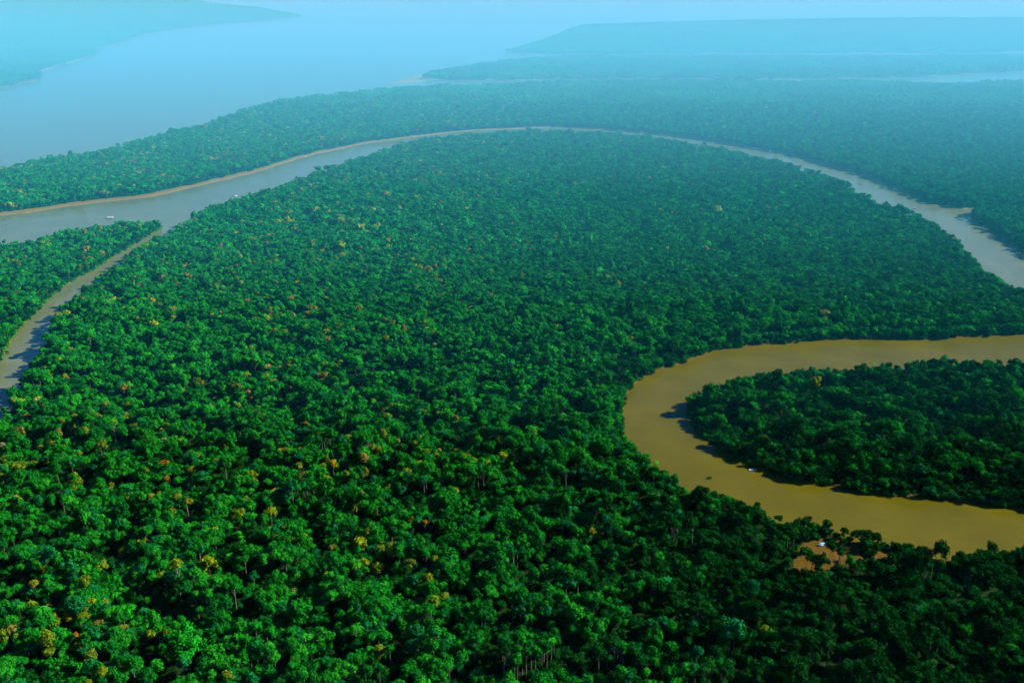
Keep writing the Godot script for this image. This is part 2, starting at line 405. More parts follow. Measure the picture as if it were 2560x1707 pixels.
func patch_mesh() -> ArrayMesh:
	var v := PackedVector3Array()
	var c := PackedColorArray()
	for gx in 5:
		for gz in 5:
			if rng.randf() < 0.10:
				continue
			var r := rng.randf_range(4.2, 7.0)
			var h := rng.randf_range(12.0, 22.0)
			var at := Vector3((gx - 2) * 9.0 + rng.randf_range(-3, 3), h - r * 0.7, (gz - 2) * 9.0 + rng.randf_range(-3, 3))
			var tone := rng.randf_range(0.75, 1.7)  # tone raised to paint sunlight into the distant crowns
			var warm := rng.randf_range(0.7, 1.8)
			var ring: Array = []
			for j in 4:
				var row: Array = []
				for k in 7:
					var phi := 0.15 + 0.62 * j
					var th := TAU * k / 7 + j * 0.4
					row.append(at + Vector3(sin(phi) * cos(th), cos(phi) * 0.8, sin(phi) * sin(th)) * r * rng.randf_range(0.72, 1.18))
				ring.append(row)
			for j in 3:
				for k in 7:
					var k2 := (k + 1) % 7
					for q in [[ring[j][k], ring[j][k2], ring[j + 1][k]], [ring[j][k2], ring[j + 1][k2], ring[j + 1][k]]]:
						v.append_array(q)
						var s := tone * rng.randf_range(0.7, 1.25)
						for z in 3:
							c.append(Color(s * warm, s, s))
			for k in range(1, 6):
				v.append_array([ring[0][0], ring[0][k], ring[0][k + 1]])
				for z in 3:
					c.append(Color(tone * warm, tone, tone))
	return flat_mesh(v, c)


func limb(v: PackedVector3Array, a: Vector3, b: Vector3, ra: float, rb: float, sides := 5) -> void:
	var d := (b - a).normalized()
	var x := d.cross(Vector3(0.31, 0.2, 0.93)).normalized()
	var y := d.cross(x)
	for k in sides:
		var t := TAU * k / sides
		var u := TAU * (k + 1) / sides
		var p := a + (x * cos(t) + y * sin(t)) * ra
		var q := a + (x * cos(u) + y * sin(u)) * ra
		var p2 := b + (x * cos(t) + y * sin(t)) * rb
		var q2 := b + (x * cos(u) + y * sin(u)) * rb
		v.append_array([p, q, p2, q, q2, p2])


func make_trunk() -> ArrayMesh:
	var v := PackedVector3Array()
	limb(v, Vector3(0, -0.03, 0), Vector3(0.012, 0.45, 0.008), 0.030, 0.020, 6)
	limb(v, Vector3(0.012, 0.45, 0.008), Vector3(0, 0.86, 0), 0.020, 0.010, 6)
	for k in 5:
		var a := TAU * k / 5 + 0.4
		limb(v, Vector3(0.006, 0.52 + 0.05 * k, 0.004), Vector3(cos(a) * 0.17, 0.72 + 0.045 * k, sin(a) * 0.17), 0.011, 0.004, 4)
	return flat_mesh(v)


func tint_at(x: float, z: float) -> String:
	# sun and shade painted in: leaf tints brighter leftward and far off, darker lower right
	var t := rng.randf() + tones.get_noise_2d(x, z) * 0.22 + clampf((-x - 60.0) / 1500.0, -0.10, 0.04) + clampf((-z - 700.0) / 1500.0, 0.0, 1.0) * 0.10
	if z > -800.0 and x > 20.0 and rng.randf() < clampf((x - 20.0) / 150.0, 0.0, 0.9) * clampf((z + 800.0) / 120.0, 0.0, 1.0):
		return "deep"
	if z > -1080.0 and x > 170.0 and rng.randf() < 0.4:  # peninsula leaves darkened too, in place of shade
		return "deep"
	if t < 0.26:
		return "dark"
	if t < 0.66:
		return "green"
	if t < 0.76:
		return "blue"
	if t < 0.985:
		return "bright"
	var u := rng.randf()
	if u < 0.5 and z < -900.0:
		return "bright"
	if u < 0.72:
		return "olive"
	return "yellow" if u < 0.88 else "tan"


func push(buffer: PackedFloat32Array, x: float, y: float, z: float, sx: float, sy: float, turn: float, c: Vector3) -> void:
	var co := cos(turn)
	var si := sin(turn)
	buffer.append_array(PackedFloat32Array([sx * co, 0.0, sx * si, x, 0.0, sy, 0.0, y, -sx * si, 0.0, sx * co, z, c.x, c.y, c.z, 1.0]))


func half_width(z: float) -> float:
	return 0.512 * 1.12 * (-z * 0.937 + 147.0) + 130.0


func in_frame(x: float, y: float, z: float) -> bool:
	var d := camera_basis_inverse * (Vector3(x, y, z) - camera_at)
	return d.z < 0.0 and absf(d.x / d.z) < 0.505 and absf(d.y / d.z) < 0.338


var camera_at := Vector3(0, 420, 0)
var camera_basis_inverse: Basis


func allowed(x: float, z: float) -> bool:
	for c in clearings:
		if Geometry2D.is_point_in_polygon(Vector2(x, z), c):
			return false
	for a in accents:
		var dx: float = a[1] - x
		var dz: float = a[2] - z
		if dx * dx + dz * dz < a[3] * a[3] * 0.8:
			return false
	return true


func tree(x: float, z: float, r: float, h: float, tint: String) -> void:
	var c: Vector3 = TINTS[tint] * (rng.randf_range(0.78, 1.22) if z > -900.0 else rng.randf_range(0.70, 1.7))  # farther leaves coloured brighter on average, as if more sunlit
	var turn := rng.randf() * TAU
	if z > FAR_END:
		var k := rng.randi() % 12 if rng.randf() < 0.95 else 12 + rng.randi() % 2
		if z > -660.0 and in_frame(x, h * 0.7, z):
			tallest.append([Vector3(x, h * 0.7, z).distance_to(camera_at) - r * 20.0 - h * 3.0, x, z, r, h, tint, k, turn, c])
			return
		near_tree(x, z, r, h, k, turn, c)
	else:
		push(buffers[near_crowns.size() + rng.randi() % mid_crowns.size()], x, h - r * 0.62, z, r, r * rng.randf_range(0.85, 1.3), turn, c)


func near_tree(x: float, z: float, r: float, h: float, k: int, turn: float, c: Vector3) -> void:
	push(buffers[k], x, h - r * 0.62, z, r, r * rng.randf_range(0.65, 1.4), turn, c)
	if rng.randf() < 0.2:
		push(trunk_buffer, x, 1.0, z, h * 0.7, h - 1.0, turn, Vector3.ONE)


func grow(outline: PackedVector2Array, z0: float, z1: float, cell: float) -> void:
	# z0 is the nearer (larger) z
	var lo := 1e9
	var hi := -1e9
	for p in outline:
		lo = minf(lo, p.y)
		hi = maxf(hi, p.y)
	var z := minf(z0, hi) - cell * 0.5
	var n := outline.size()
	while z > maxf(z1, lo):
		var xs: Array = []
		for i in n:
			var a := outline[i]
			var b := outline[(i + 1) % n]
			if (a.y > z) != (b.y > z):
				xs.append(a.x + (z - a.y) * (b.x - a.x) / (b.y - a.y))
		xs.sort()
		var w := half_width(z)
		for i in range(0, xs.size() - 1, 2):
			var x := maxf(xs[i], -w) + cell * 0.35
			var end := minf(xs[i + 1], w)
			while x < end:
				plant(x + rng.randf_range(-0.42, 0.42) * cell, z + rng.randf_range(-0.42, 0.42) * cell, cell)
				x += cell
		z -= cell


func gap_limit(x: float, z: float) -> float:
	if z < -1100.0:
		return -0.33
	var front := clampf((z + 760.0) / 160.0, 0.0, 1.0)
	return -0.08 + front * (0.06 + clampf((x + 20.0) / 260.0, 0.0, 1.0) * 0.12)


func plant(x: float, z: float, cell: float) -> void:
	if z < PATCH_END:
		var k := near_crowns.size() + mid_crowns.size() + rng.randi() % patches.size()
		var s := 0.82 + tones.get_noise_2d(x * 0.5, z * 0.5) * 0.5 + rng.randf_range(-0.15, 0.15)
		push(buffers[k], x, rng.randf_range(-3.0, 2.0), z, rng.randf_range(0.9, 1.1), rng.randf_range(0.9, 1.1), (rng.randi() % 4) * PI / 2.0, Vector3(0.010, 0.125, 0.012) * s)
		return
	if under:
		var c: Vector3 = TINTS["deep"] * rng.randf_range(0.8, 1.3)  # undergrowth coloured near black to stand in for shade between crowns
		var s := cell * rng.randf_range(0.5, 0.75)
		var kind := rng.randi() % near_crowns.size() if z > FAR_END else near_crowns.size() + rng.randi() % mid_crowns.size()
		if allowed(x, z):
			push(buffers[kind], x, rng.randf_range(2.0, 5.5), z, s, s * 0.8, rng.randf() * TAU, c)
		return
	if gaps.get_noise_2d(x, z) < gap_limit(x, z) and rng.randf() < 0.88:
		return
	if z > FAR_END and not allowed(x, z):
		return
	var r := cell * rng.randf_range(0.58, 1.08)
	var on_bank := z > FAR_END and x > -300.0 and not Geometry2D.is_point_in_polygon(Vector2(x, z), inland)
	var h := 16.5 + lerpf(14.0, 6.0, clampf((-z - 800.0) / 500.0, 0.0, 1.0)) * heights.get_noise_2d(x, z) + (rng.randf_range(-2.2, 2.2) if z > -900.0 else rng.randf_range(-3.2, 3.2))
	if on_bank:
		h = minf(h, 15.0) * 0.8
	elif rng.randf() < (0.035 if z > -1000.0 else 0.015):
		h += rng.randf_range(5.0, 9.0)
		r *= rng.randf_range(1.2, 1.7)
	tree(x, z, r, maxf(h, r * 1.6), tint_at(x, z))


# low growth on the banks hides the foot of the forest
func fringe(outline: PackedVector2Array) -> void:
	var n := outline.size()
	for i in n:
		var a := outline[i]
		var b := outline[(i + 1) % n]
		var far := a.distance_to(b)
		if far > 300.0:
			continue
		var u := 0.0
		while u < far:
			var p := a.lerp(b, u / far)
			if p.y > -2800.0 and p.y < -440.0 and absf(p.x) < half_width(p.y) and rng.randf() < 0.75:
				var r := rng.randf_range(1.6, 3.4)
				var q := p + Vector2(rng.randfn(), rng.randfn()) * 1.4
				var c: Vector3 = TINTS[["green", "dark", "bright", "blue"][rng.randi() % 4]] * rng.randf_range(0.8, 1.2)
				var k := rng.randi() % near_crowns.size() if p.y > FAR_END else near_crowns.size() + rng.randi() % mid_crowns.size()
				push(buffers[k], q.x, r * 0.7 + rng.randf_range(0.0, 3.0), q.y, r, r * rng.randf_range(0.9, 1.5), rng.randf() * TAU, c)
			u += 3.2


func copies(called: String, mesh: Mesh, m: Material, buffer: PackedFloat32Array, parent: Node) -> void:
	if buffer.size() == 0:
		return
	var mm := MultiMesh.new()
	mm.transform_format = MultiMesh.TRANSFORM_3D
	mm.use_colors = true
	mm.mesh = mesh
	mm.instance_count = buffer.size() / 16
	mm.buffer = buffer
	var o := MultiMeshInstance3D.new()
	o.name = called
	o.multimesh = mm
	o.material_override = m
	o.set_meta("kind", "stuff")
	parent.add_child(o, true)


func start_forest() -> void:
	buffers = []
	for i in near_crowns.size() + mid_crowns.size() + patches.size():
		buffers.append(PackedFloat32Array())
	trunk_buffer = PackedFloat32Array()


func end_forest(called: String, label: String) -> void:
	var f := Node3D.new()
	f.name = numbered(called)
	add_child(f, true)
	tag(f, label, "grass" if called == "bank_grass" else "forest", "", "stuff")
	var all: Array = near_crowns + mid_crowns + patches
	for i in all.size():
		copies("canopy", all[i], leaf, buffers[i], f)
	copies("trunks", trunk_mesh, bark, trunk_buffer, f)


func forest(called: String, label: String, outline: PackedVector2Array) -> void:
	start_forest()
	inland = Geometry2D.offset_polygon(outline, -13.0)[0]
	grow(outline, -430.0, FAR_END, 5.3)
	grow(outline, FAR_END, PATCH_END, 6.2)
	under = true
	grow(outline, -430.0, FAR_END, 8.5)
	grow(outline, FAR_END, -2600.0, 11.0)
	under = false
	grow(outline, PATCH_END, -17400.0, 36.0)
	fringe(outline)
	end_forest(called, label)


func leaves_of(c: Vector3) -> StandardMaterial3D:
	var m: StandardMaterial3D = leaf.duplicate()
	m.albedo_color = Color(c.x, c.y, c.z).linear_to_srgb()
	return m


func lone_tree(called: String, label: String, category: String, group: String, x: float, z: float, r: float, h: float, crown: Mesh, m: Material, turn: float, flat := 1.0) -> Node3D:
	var t := thing(called, label, category, Vector3(x, 1.2, z), turn, group)
	var k := part("crown", crown, m, t)
	k.position.y = h - 1.2 - r * 0.62
	k.scale = Vector3(r, r * flat, r)
	var s := part("trunk", trunk_mesh, bark, t)
	s.scale = Vector3(h * 0.62, h - 1.2, h * 0.62)
	return t


# ---------------------------------------------------------------- boats and other small things
func hull_shape(length: float, beam: float, height: float, fill: bool) -> PackedVector3Array:
	# the bow is at +x
	var v := PackedVector3Array()
	var rows: Array = []
	var n := 9
	for i in n:
		var u := float(i) / (n - 1)
		var w := beam * 0.5 * (1.0 - pow(maxf(0.0, (u - 0.45) / 0.55), 2.2)) * (0.86 + 0.14 * minf(1.0, u * 4.0))
		var x := (u - 0.5) * length
		var sheer := height * (1.0 + 0.45 * pow(u, 3.0))
		rows.append([Vector3(x, -0.25, w * 0.45), Vector3(x, height * 0.35, w * 0.86), Vector3(x, sheer, w), Vector3(x, sheer, maxf(0.0, w - 0.14)), Vector3(x, height * 0.45, maxf(0.0, w * 0.8 - 0.14))])
	for i in n - 1:
		for j in 4:
			for side in [1.0, -1.0]:
				var a: Vector3 = rows[i][j] * Vector3(1, 1, side)
				var b: Vector3 = rows[i + 1][j] * Vector3(1, 1, side)
				var c: Vector3 = rows[i + 1][j + 1] * Vector3(1, 1, side)
				var d: Vector3 = rows[i][j + 1] * Vector3(1, 1, side)
				v.append_array([a, b, c, a, c, d])
		var p: Vector3 = rows[i][4]
		var q: Vector3 = rows[i + 1][4]
		if fill:
			p = rows[i][3] - Vector3(0, 0.06, 0)
			q = rows[i + 1][3] - Vector3(0, 0.06, 0)
		var p2 := p * Vector3(1, 1, -1)
		var q2 := q * Vector3(1, 1, -1)
		v.append_array([p, q, q2, p, q2, p2])
	var s: Array = rows[0]
	for j in 2:
		var a: Vector3 = s[j]
		var b: Vector3 = s[j + 1]
		v.append_array([a, b, b * Vector3(1, 1, -1), a, b * Vector3(1, 1, -1), a * Vector3(1, 1, -1)])
	return v


func box(v: PackedVector3Array, at: Vector3, size: Vector3, chamfer := 0.0) -> void:
	# a box whose top edges lean in by the chamfer
	var b: Array = []
	for y in [0, 1]:
		var k: float = chamfer if y == 1 else 0.0
		for q in [Vector2(-1, -1), Vector2(1, -1), Vector2(1, 1), Vector2(-1, 1)]:
			b.append(at + Vector3(q.x * (size.x * 0.5 - k), size.y * y, q.y * (size.z * 0.5 - k)))
	for f in [[0, 1, 2, 3], [7, 6, 5, 4], [0, 4, 5, 1], [1, 5, 6, 2], [2, 6, 7, 3], [3, 7, 4, 0]]:
		v.append_array([b[f[0]], b[f[1]], b[f[2]], b[f[0]], b[f[2]], b[f[3]]])


func box_part(called: String, at: Vector3, size: Vector3, m: Material, parent: Node, chamfer := 0.04) -> MeshInstance3D:
	var v := PackedVector3Array()
	box(v, at, size, chamfer)
	return part(called, flat_mesh(v), m, parent)


func boat(called: String, label: String, at: Vector3, turn: float, length: float, beam: float, paint: Material, deck: Material, kind: String, roof: Material = null) -> Node3D:
	var b := thing(called, label, "boat", at, turn, "boats on the rivers")
	var high := 0.55 + length * 0.035
	part("hull", flat_mesh(hull_shape(length, beam, high, kind == "ferry")), paint, b)
	if kind == "ferry":
		var cabin := box_part("cabin", Vector3(-length * 0.10, high, 0), Vector3(length * 0.62, 1.15, beam * 0.78), deck, b)
		for i in 5:
			for side in [-1.0, 1.0]:
				box_part("window", Vector3(-length * 0.10 + (i - 2) * length * 0.115, high + 0.35, side * (beam * 0.39 + 0.004)), Vector3(length * 0.07, 0.5, 0.03), glass, cabin, 0.0)
		box_part("roof", Vector3(-length * 0.10, high + 1.15, 0), Vector3(length * 0.70, 0.14, beam * 0.95), roof, b, 0.06)
		box_part("wheelhouse", Vector3(length * 0.20, high + 1.29, 0), Vector3(length * 0.12, 0.75, beam * 0.5), deck, b)
		box_part("foredeck", Vector3(length * 0.31, high - 0.02, 0), Vector3(length * 0.12, 0.10, beam * 0.5), deck, b)
	elif kind == "launch":
		for i in 3:
			box_part("bench", Vector3((i - 1.2) * length * 0.17, high * 0.62, 0), Vector3(0.35, 0.08, beam * 0.76), deck, b)
		box_part("foredeck", Vector3(length * 0.27, high * 1.02, 0), Vector3(length * 0.20, 0.08, beam * 0.55), deck, b)
		box_part("motor", Vector3(-length * 0.53, high * 0.5, 0), Vector3(0.5, 0.75, 0.4), tar, b, 0.1)
		if roof:
			for sx in [-1.0, 1.0]:
				for sz in [-1.0, 1.0]:
					box_part("post", Vector3(-length * 0.06 + sx * length * 0.2, high * 0.9, sz * beam * 0.36), Vector3(0.07, 1.25, 0.07), deck, b, 0.0)
			box_part("awning", Vector3(-length * 0.06, high * 0.9 + 1.25, 0), Vector3(length * 0.46, 0.10, beam * 0.9), roof, b, 0.05)
	else:
		for i in 2:
			box_part("bench", Vector3((i - 0.6) * length * 0.25, high * 0.6, 0), Vector3(0.3, 0.07, beam * 0.7), deck, b)
	return b


func log_shape(length: float, r: float) -> PackedVector3Array:
	var v := PackedVector3Array()
	limb(v, Vector3(-length * 0.5, 0.2, 0), Vector3(-length * 0.1, 0.35, 0.2), r, r * 0.85, 8)
	limb(v, Vector3(-length * 0.1, 0.35, 0.2), Vector3(length * 0.5, 0.1, -0.3), r * 0.85, r * 0.35, 8)
	for i in 8:
		var t := TAU * i / 8
		var u := TAU * (i + 1) / 8
		v.append_array([Vector3(-length * 0.5, 0.2, 0), Vector3(-length * 0.5, 0.2 + sin(t) * r, cos(t) * r), Vector3(-length * 0.5, 0.2 + sin(u) * r, cos(u) * r)])
	return v


var glass: StandardMaterial3D
var tar: StandardMaterial3D


func _ready() -> void:
	# ---- camera, sky, sun, exposure, air
	var cam := Camera3D.new()
	cam.name = "camera"
	cam.position = camera_at
	cam.rotation_degrees = Vector3(-20.375, 0, 0)
	cam.fov = 37.7
	cam.near = 1.0
	cam.far = 60000.0
	add_child(cam)
	camera_basis_inverse = cam.basis.inverse()

	var sky := ProceduralSkyMaterial.new()
	sky.sky_top_color = Color(0.10, 0.36, 0.85)
	sky.sky_horizon_color = Color(0.50, 0.82, 0.97)
	sky.sky_curve = 0.12
	sky.sky_energy_multiplier = 0.55
	sky.ground_bottom_color = Color(0.15, 0.35, 0.30)
	sky.ground_horizon_color = Color(0.50, 0.82, 0.97)
	sky.sun_angle_max = 1.0
	var env := Environment.new()
	env.background_mode = Environment.BG_SKY
	env.sky = Sky.new()
	env.sky.sky_material = sky
	env.tonemap_mode = Environment.TONE_MAPPER_LINEAR
	env.tonemap_exposure = 3.6
	env.sdfgi_enabled = true
	env.ssao_enabled = true
	env.ssil_enabled = true
	env.fog_enabled = true
	env.fog_density = 0.000003
	env.fog_light_color = Color(0.42, 0.84, 0.97)
	env.volumetric_fog_enabled = true
	env.volumetric_fog_density = 0.0
	var world := WorldEnvironment.new()
	world.name = "world_environment"
	world.environment = env
	add_child(world)

	var sun := DirectionalLight3D.new()
	sun.name = "sun"
	var up := deg_to_rad(32.0)
	var ahead := deg_to_rad(11.0)
	var towards := Vector3(cos(ahead) * cos(up), sin(up), -sin(ahead) * cos(up))
	add_child(sun)
	sun.look_at_from_position(towards * 1000.0, Vector3.ZERO)
	sun.light_energy = 1.6
	sun.light_color = Color(1.0, 0.95, 0.86)
	sun.light_angular_distance = 0.5
	sun.shadow_enabled = true

	# the haze that lies over everything beyond the near bend
	haze(-800.0, -6000.0, 336.0, 0.000060, Color(0.18, 0.80, 0.93), "thin blue haze that begins over the near bend of the river")
	haze(-1200.0, -5600.0, 328.0, 0.000110, Color(0.30, 0.79, 0.95), "blue haze over the middle of the loop forest and all behind it")
	haze(-1900.0, -5200.0, 320.0, 0.000130, Color(0.54, 0.79, 0.98), "haze over the far arm of the loop and all behind it")
	haze(-3000.0, -39000.0, 312.0, 0.000030, Color(0.70, 0.85, 0.99), "pale haze over the forest strip and the wide river")

	# ---- chance, noise, materials
	rng.seed = 20240611
	heights.seed = 5
	heights.frequency = 0.020
	heights.fractal_octaves = 2
	gaps.seed = 11
	gaps.frequency = 0.022
	gaps.fractal_octaves = 2
	tones.seed = 23
	tones.frequency = 0.006
	tones.fractal_octaves = 3
	leaf = StandardMaterial3D.new()
	leaf.vertex_color_use_as_albedo = true
	leaf.roughness = 0.75
	leaf.metallic_specular = 0.0
	bark = mottled(Vector3(0.045, 0.042, 0.032), Vector3(0.12, 0.115, 0.09), 2.5, 0.9, 0.2, 9)
	glass = plain(Vector3(0.02, 0.03, 0.035), 0.15, 0.5)
	tar = plain(Vector3(0.02, 0.02, 0.022), 0.5)
	var mud := mottled(Vector3(0.080, 0.056, 0.008), Vector3(0.145, 0.102, 0.018), 40.0, 0.75, 0.3, 6)
	var wet_mud := mottled(Vector3(0.036, 0.024, 0.003), Vector3(0.072, 0.046, 0.006), 30.0, 0.8, 0.12, 12)
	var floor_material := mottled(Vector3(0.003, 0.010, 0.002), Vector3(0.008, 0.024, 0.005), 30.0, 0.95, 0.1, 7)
	var sand := mottled(Vector3(0.11, 0.10, 0.035), Vector3(0.18, 0.16, 0.06), 60.0, 0.9, 0.2, 8)
	var silty := water_material(Vector3(0.062, 0.074, 0.032), Vector3(0.082, 0.096, 0.046), 0.22, 0.30, 1)
	var olive := water_material(Vector3(0.044, 0.042, 0.0010), Vector3(0.064, 0.058, 0.0025), 0.28, 0.17, 2)

	# ---- water and ground
	var water := PlaneMesh.new()
	water.size = Vector2(50000, 44000)
	var river := part("river", water, silty, self)
	river.position = Vector3(0, 0, -18000)
	tag(river, "muddy tan river in wide and narrow branches round the forest", "", "", "structure")
	var near_water := flat_mesh(sheet(PackedVector2Array(NEAR_RIVER), 0.05))
	tag(part("river", near_water, olive, self), "olive brown river bend round the wooded peninsula", "", "", "structure")

	var main_land := wavy(MAIN, 5.0)
	var peninsula := wavy(PENINSULA, 4.0)
	var spit := wavy(SPIT, 3.0)
	var strip := wavy(STRIP, 6.0)
	var strip_forest := wavy(STRIP_FOREST, 8.0)
	var tributary := wavy(TRIBUTARY, 4.0)
	var middle := wavy(MIDDLE, 14.0)
	var far_land := wavy(FAR, 20.0)
	var west := wavy(WEST, 30.0)
	for g in [[main_land, "forested ground inside and in front of the river loop", 4.0], [peninsula, "ground of the peninsula inside the olive brown bend", 2.5], [spit, "ground of the spit left of the creek", 1.4], [strip, "ground of the strip between the wide river and the loop", 5.0],
			[tributary, "ground beyond the mouth of the small side creek", 4.0], [middle, "ground of the hazy forest beyond the strip", 8.0], [far_land, "ground of the farthest forest", 12.0], [west, "ground of the far shore of the wide river", 14.0]]:
		tag(part("ground", ground_mesh(g[0], 1.2, g[2]), wet_mud if g[0] == main_land or g[0] == peninsula else mud, self), g[1], "", "", "structure")
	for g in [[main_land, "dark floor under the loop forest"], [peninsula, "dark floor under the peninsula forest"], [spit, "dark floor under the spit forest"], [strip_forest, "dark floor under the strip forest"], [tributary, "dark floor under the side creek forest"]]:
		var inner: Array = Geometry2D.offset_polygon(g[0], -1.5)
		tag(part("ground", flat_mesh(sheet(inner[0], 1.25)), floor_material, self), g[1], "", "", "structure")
	for c in [PackedVector2Array(CLEARING), PackedVector2Array(CLEARING_SMALL)]:
		clearings.append(Geometry2D.offset_polygon(c, 1.5)[0])
		var w: Array = Geometry2D.offset_polygon(wavy(Array(c), 3.0), 3.0)
		tag(part("mud", flat_mesh(sheet(w[0], 1.32)), wet_mud, self), "bare brown mud clearing behind the near trees" if clearings.size() == 1 else "small bare mud patch right of the larger clearing", "", "", "structure")
	tag(part("sand", ground_mesh(PackedVector2Array(SANDBAR), 0.8, 30.0), sand, self), "low pale sandbar off the tip of the middle forest", "", "", "structure")
	tag(part("beach", ground_mesh(PackedVector2Array(BEACH), 1.6, 6.0), sand, self), "pale beach on the far shore of the wide river", "", "", "structure")
	tag(part("beach", ground_mesh(PackedVector2Array(BEACH2), 1.6, 6.0), sand, self), "second pale beach behind the first on the far shore", "", "", "structure")

	# ---- forests
	for i in 12:
		near_crowns.append(crown_mesh(rng.randi_range(6, 11), 80, 0.105, rng.randf_range(-0.05, 0.25), rng.randf_range(0.85, 1.1), 3, rng.randf_range(0.02, 0.25)))
	for i in 2:
		near_crowns.append(star_crown(rng.randi_range(13, 18)))
	for i in 8:
		mid_crowns.append(crown_mesh(rng.randi_range(5, 8), 26, 0.16, rng.randf_range(0.0, 0.2), 1.0, 3, 0.1, 1.6))  # leaf colours raised, painting in sunlight that simple crowns lose
	for i in 6:
		patches.append(patch_mesh())
	trunk_mesh = make_trunk()
	accents = ACCENTS
	forest("rainforest", "dense green rainforest filling the loop of the river", main_land)
	var pool := tallest
	pool.sort_custom(func(a, b): return a[0] < b[0])
	var rest: Array = pool.slice(300)
	pool = pool.slice(0, 300)
	start_forest()
	for t in rest:
		near_tree(t[1], t[2], t[3], t[4], t[6], t[7], t[8])
	end_forest("rainforest", "green canopy between the nearest trees in the foreground")
	tallest = []
	forest("rainforest", "dark green forest on the peninsula inside the olive brown bend", peninsula)
	forest("rainforest", "bright green forest on the spit left of the creek", spit)
	start_forest()
	var edge := Geometry2D.offset_polygon(spit, 0.6)
	var border: PackedVector2Array = edge[0]
	for i in border.size():
		var a := border[i]
		var b := border[(i + 1) % border.size()]
		var u := 0.0
		while u < a.distance_to(b):
			var p := a.lerp(b, u / a.distance_to(b)) + Vector2(rng.randfn(), rng.randfn()) * 0.8
			if p.x > -650.0 and a.distance_to(b) < 200.0:
				var r := rng.randf_range(1.0, 2.1)
				push(buffers[rng.randi() % near_crowns.size()], p.x, 0.9 + r * 0.4, p.y, r, r * rng.randf_range(0.6, 1.3), rng.randf() * TAU, Vector3(0.080, 0.190, 0.006) * rng.randf_range(0.8, 1.2))
			u += 1.3
	end_forest("bank_grass", "lime green tall grass and reeds along the left bank of the creek")
	forest("rainforest", "hazy green forest strip between the wide river and the loop", strip_forest)
	forest("rainforest", "small wooded point beyond the side creek", tributary)
	forest("rainforest", "blue green forest on the tongue of land beyond the strip", middle)
	forest("rainforest", "farthest forest, a pale blue band in the haze", far_land)
	forest("rainforest", "hazy forest on the far shore of the wide river", west)

	# ---- the nearest trees, one by one
	var look := {"deep": "blackish green", "dark": "dark green", "green": "mid green", "blue": "bluish green", "bright": "bright green", "olive": "olive green", "yellow": "yellow green", "tan": "pale tan", "pink": "pinkish"}
	var painted := {}
	for t in pool:
		var key := "%s %d" % [t[5], int(t[8].length() / TINTS[t[5]].length() * 4.0)]
		if not painted.has(key):
			painted[key] = leaves_of(t[8])
		var size: String = "wide" if t[3] > 6.4 else ("narrow" if t[3] < 4.4 else "middling")
		var tall: String = "tall" if t[4] > 20.0 else ("low" if t[4] < 12.5 else "")
		var beside := ""
		var least := 48.0
		for n in LANDMARKS:
			var d := Vector2(t[1] - n[0], t[2] - n[1])
			if d.length() < least:
				least = d.length()
				var side: String = ("right of" if d.x > 0.0 else "left of") if absf(d.x) > absf(d.y) else ("in front of" if d.y > 0.0 else "behind")
				beside = ("just " if least < 25.0 else "") + side + " the " + n[2]
		if beside == "":
			var lean: float = t[1] / (-t[2] * 0.937 + 147.0) / 0.512
			var row := "bottom edge" if t[2] > -565.0 else "second rows from the bottom edge"
			beside = row + ", " + ["far left", "left", "left of centre", "centre", "right of centre", "right", "dark right", "dark far right"][clampi(int((lean + 1.0) * 4.0), 0, 7)]
		var label := ("%s %s %s tree %s" % [size, tall, look[t[5]], beside]).replace("  ", " ")
		lone_tree("rainforest_tree", label, "tree", "nearest rainforest trees", t[1], t[2], t[3], t[4], near_crowns[t[6]], painted[key], t[7])

	# ---- trees that stand out by their colour
	for a in ACCENTS:
		var kind: String = a[0]
		var called: String = {"orange": "flowering_tree", "amber": "flowering_tree", "red": "flowering_tree", "yellow": "flowering_tree", "olive": "rainforest_tree", "lime": "rainforest_tree", "big": "emergent_tree", "tan": "pale_tree", "pink": "pale_tree", "pale": "pale_tree"}[kind]
		var r: float = a[3]
		var h := 15.5 + r * 0.6 + rng.randf_range(-1.0, 2.0)
		var crown: ArrayMesh = near_crowns[rng.randi() % 12]
		if kind == "big":
			crown = crown_mesh(16, 60, 0.075, 0.15, 1.15, 4, 0.15)
		crown = two_toned(crown, TINTS[kind], TINTS["bright"] if kind in ["big", "lime"] else TINTS["olive" if kind in ["tan", "pink", "pale", "yellow"] else "green"], 0.62)
		lone_tree(called, a[4], "tree", "trees that stand out by colour" if kind != "big" else "", a[1], a[2], r, h, crown, leaf, rng.randf() * TAU, 0.8 if kind == "big" else 1.05)

	# ---- small things
	small_things()


func haze(z0: float, z1: float, top: float, density: float, c: Color, label: String) -> void:
	var f := FogVolume.new()
	f.name = numbered("haze")
	f.shape = RenderingServer.FOG_VOLUME_SHAPE_BOX
	f.size = Vector3(44000.0 - (top - 300.0) * 40.0, top + 0.02 * top - 2.0, z0 - z1)
	f.position = Vector3(0, top - (top + 0.02 * top - 2.0) * 0.5, (z0 + z1) * 0.5)
	var m := FogMaterial.new()
	m.density = density
	m.albedo = c
	f.material = m
	add_child(f, true)
	tag(f, label, "", "", "stuff")


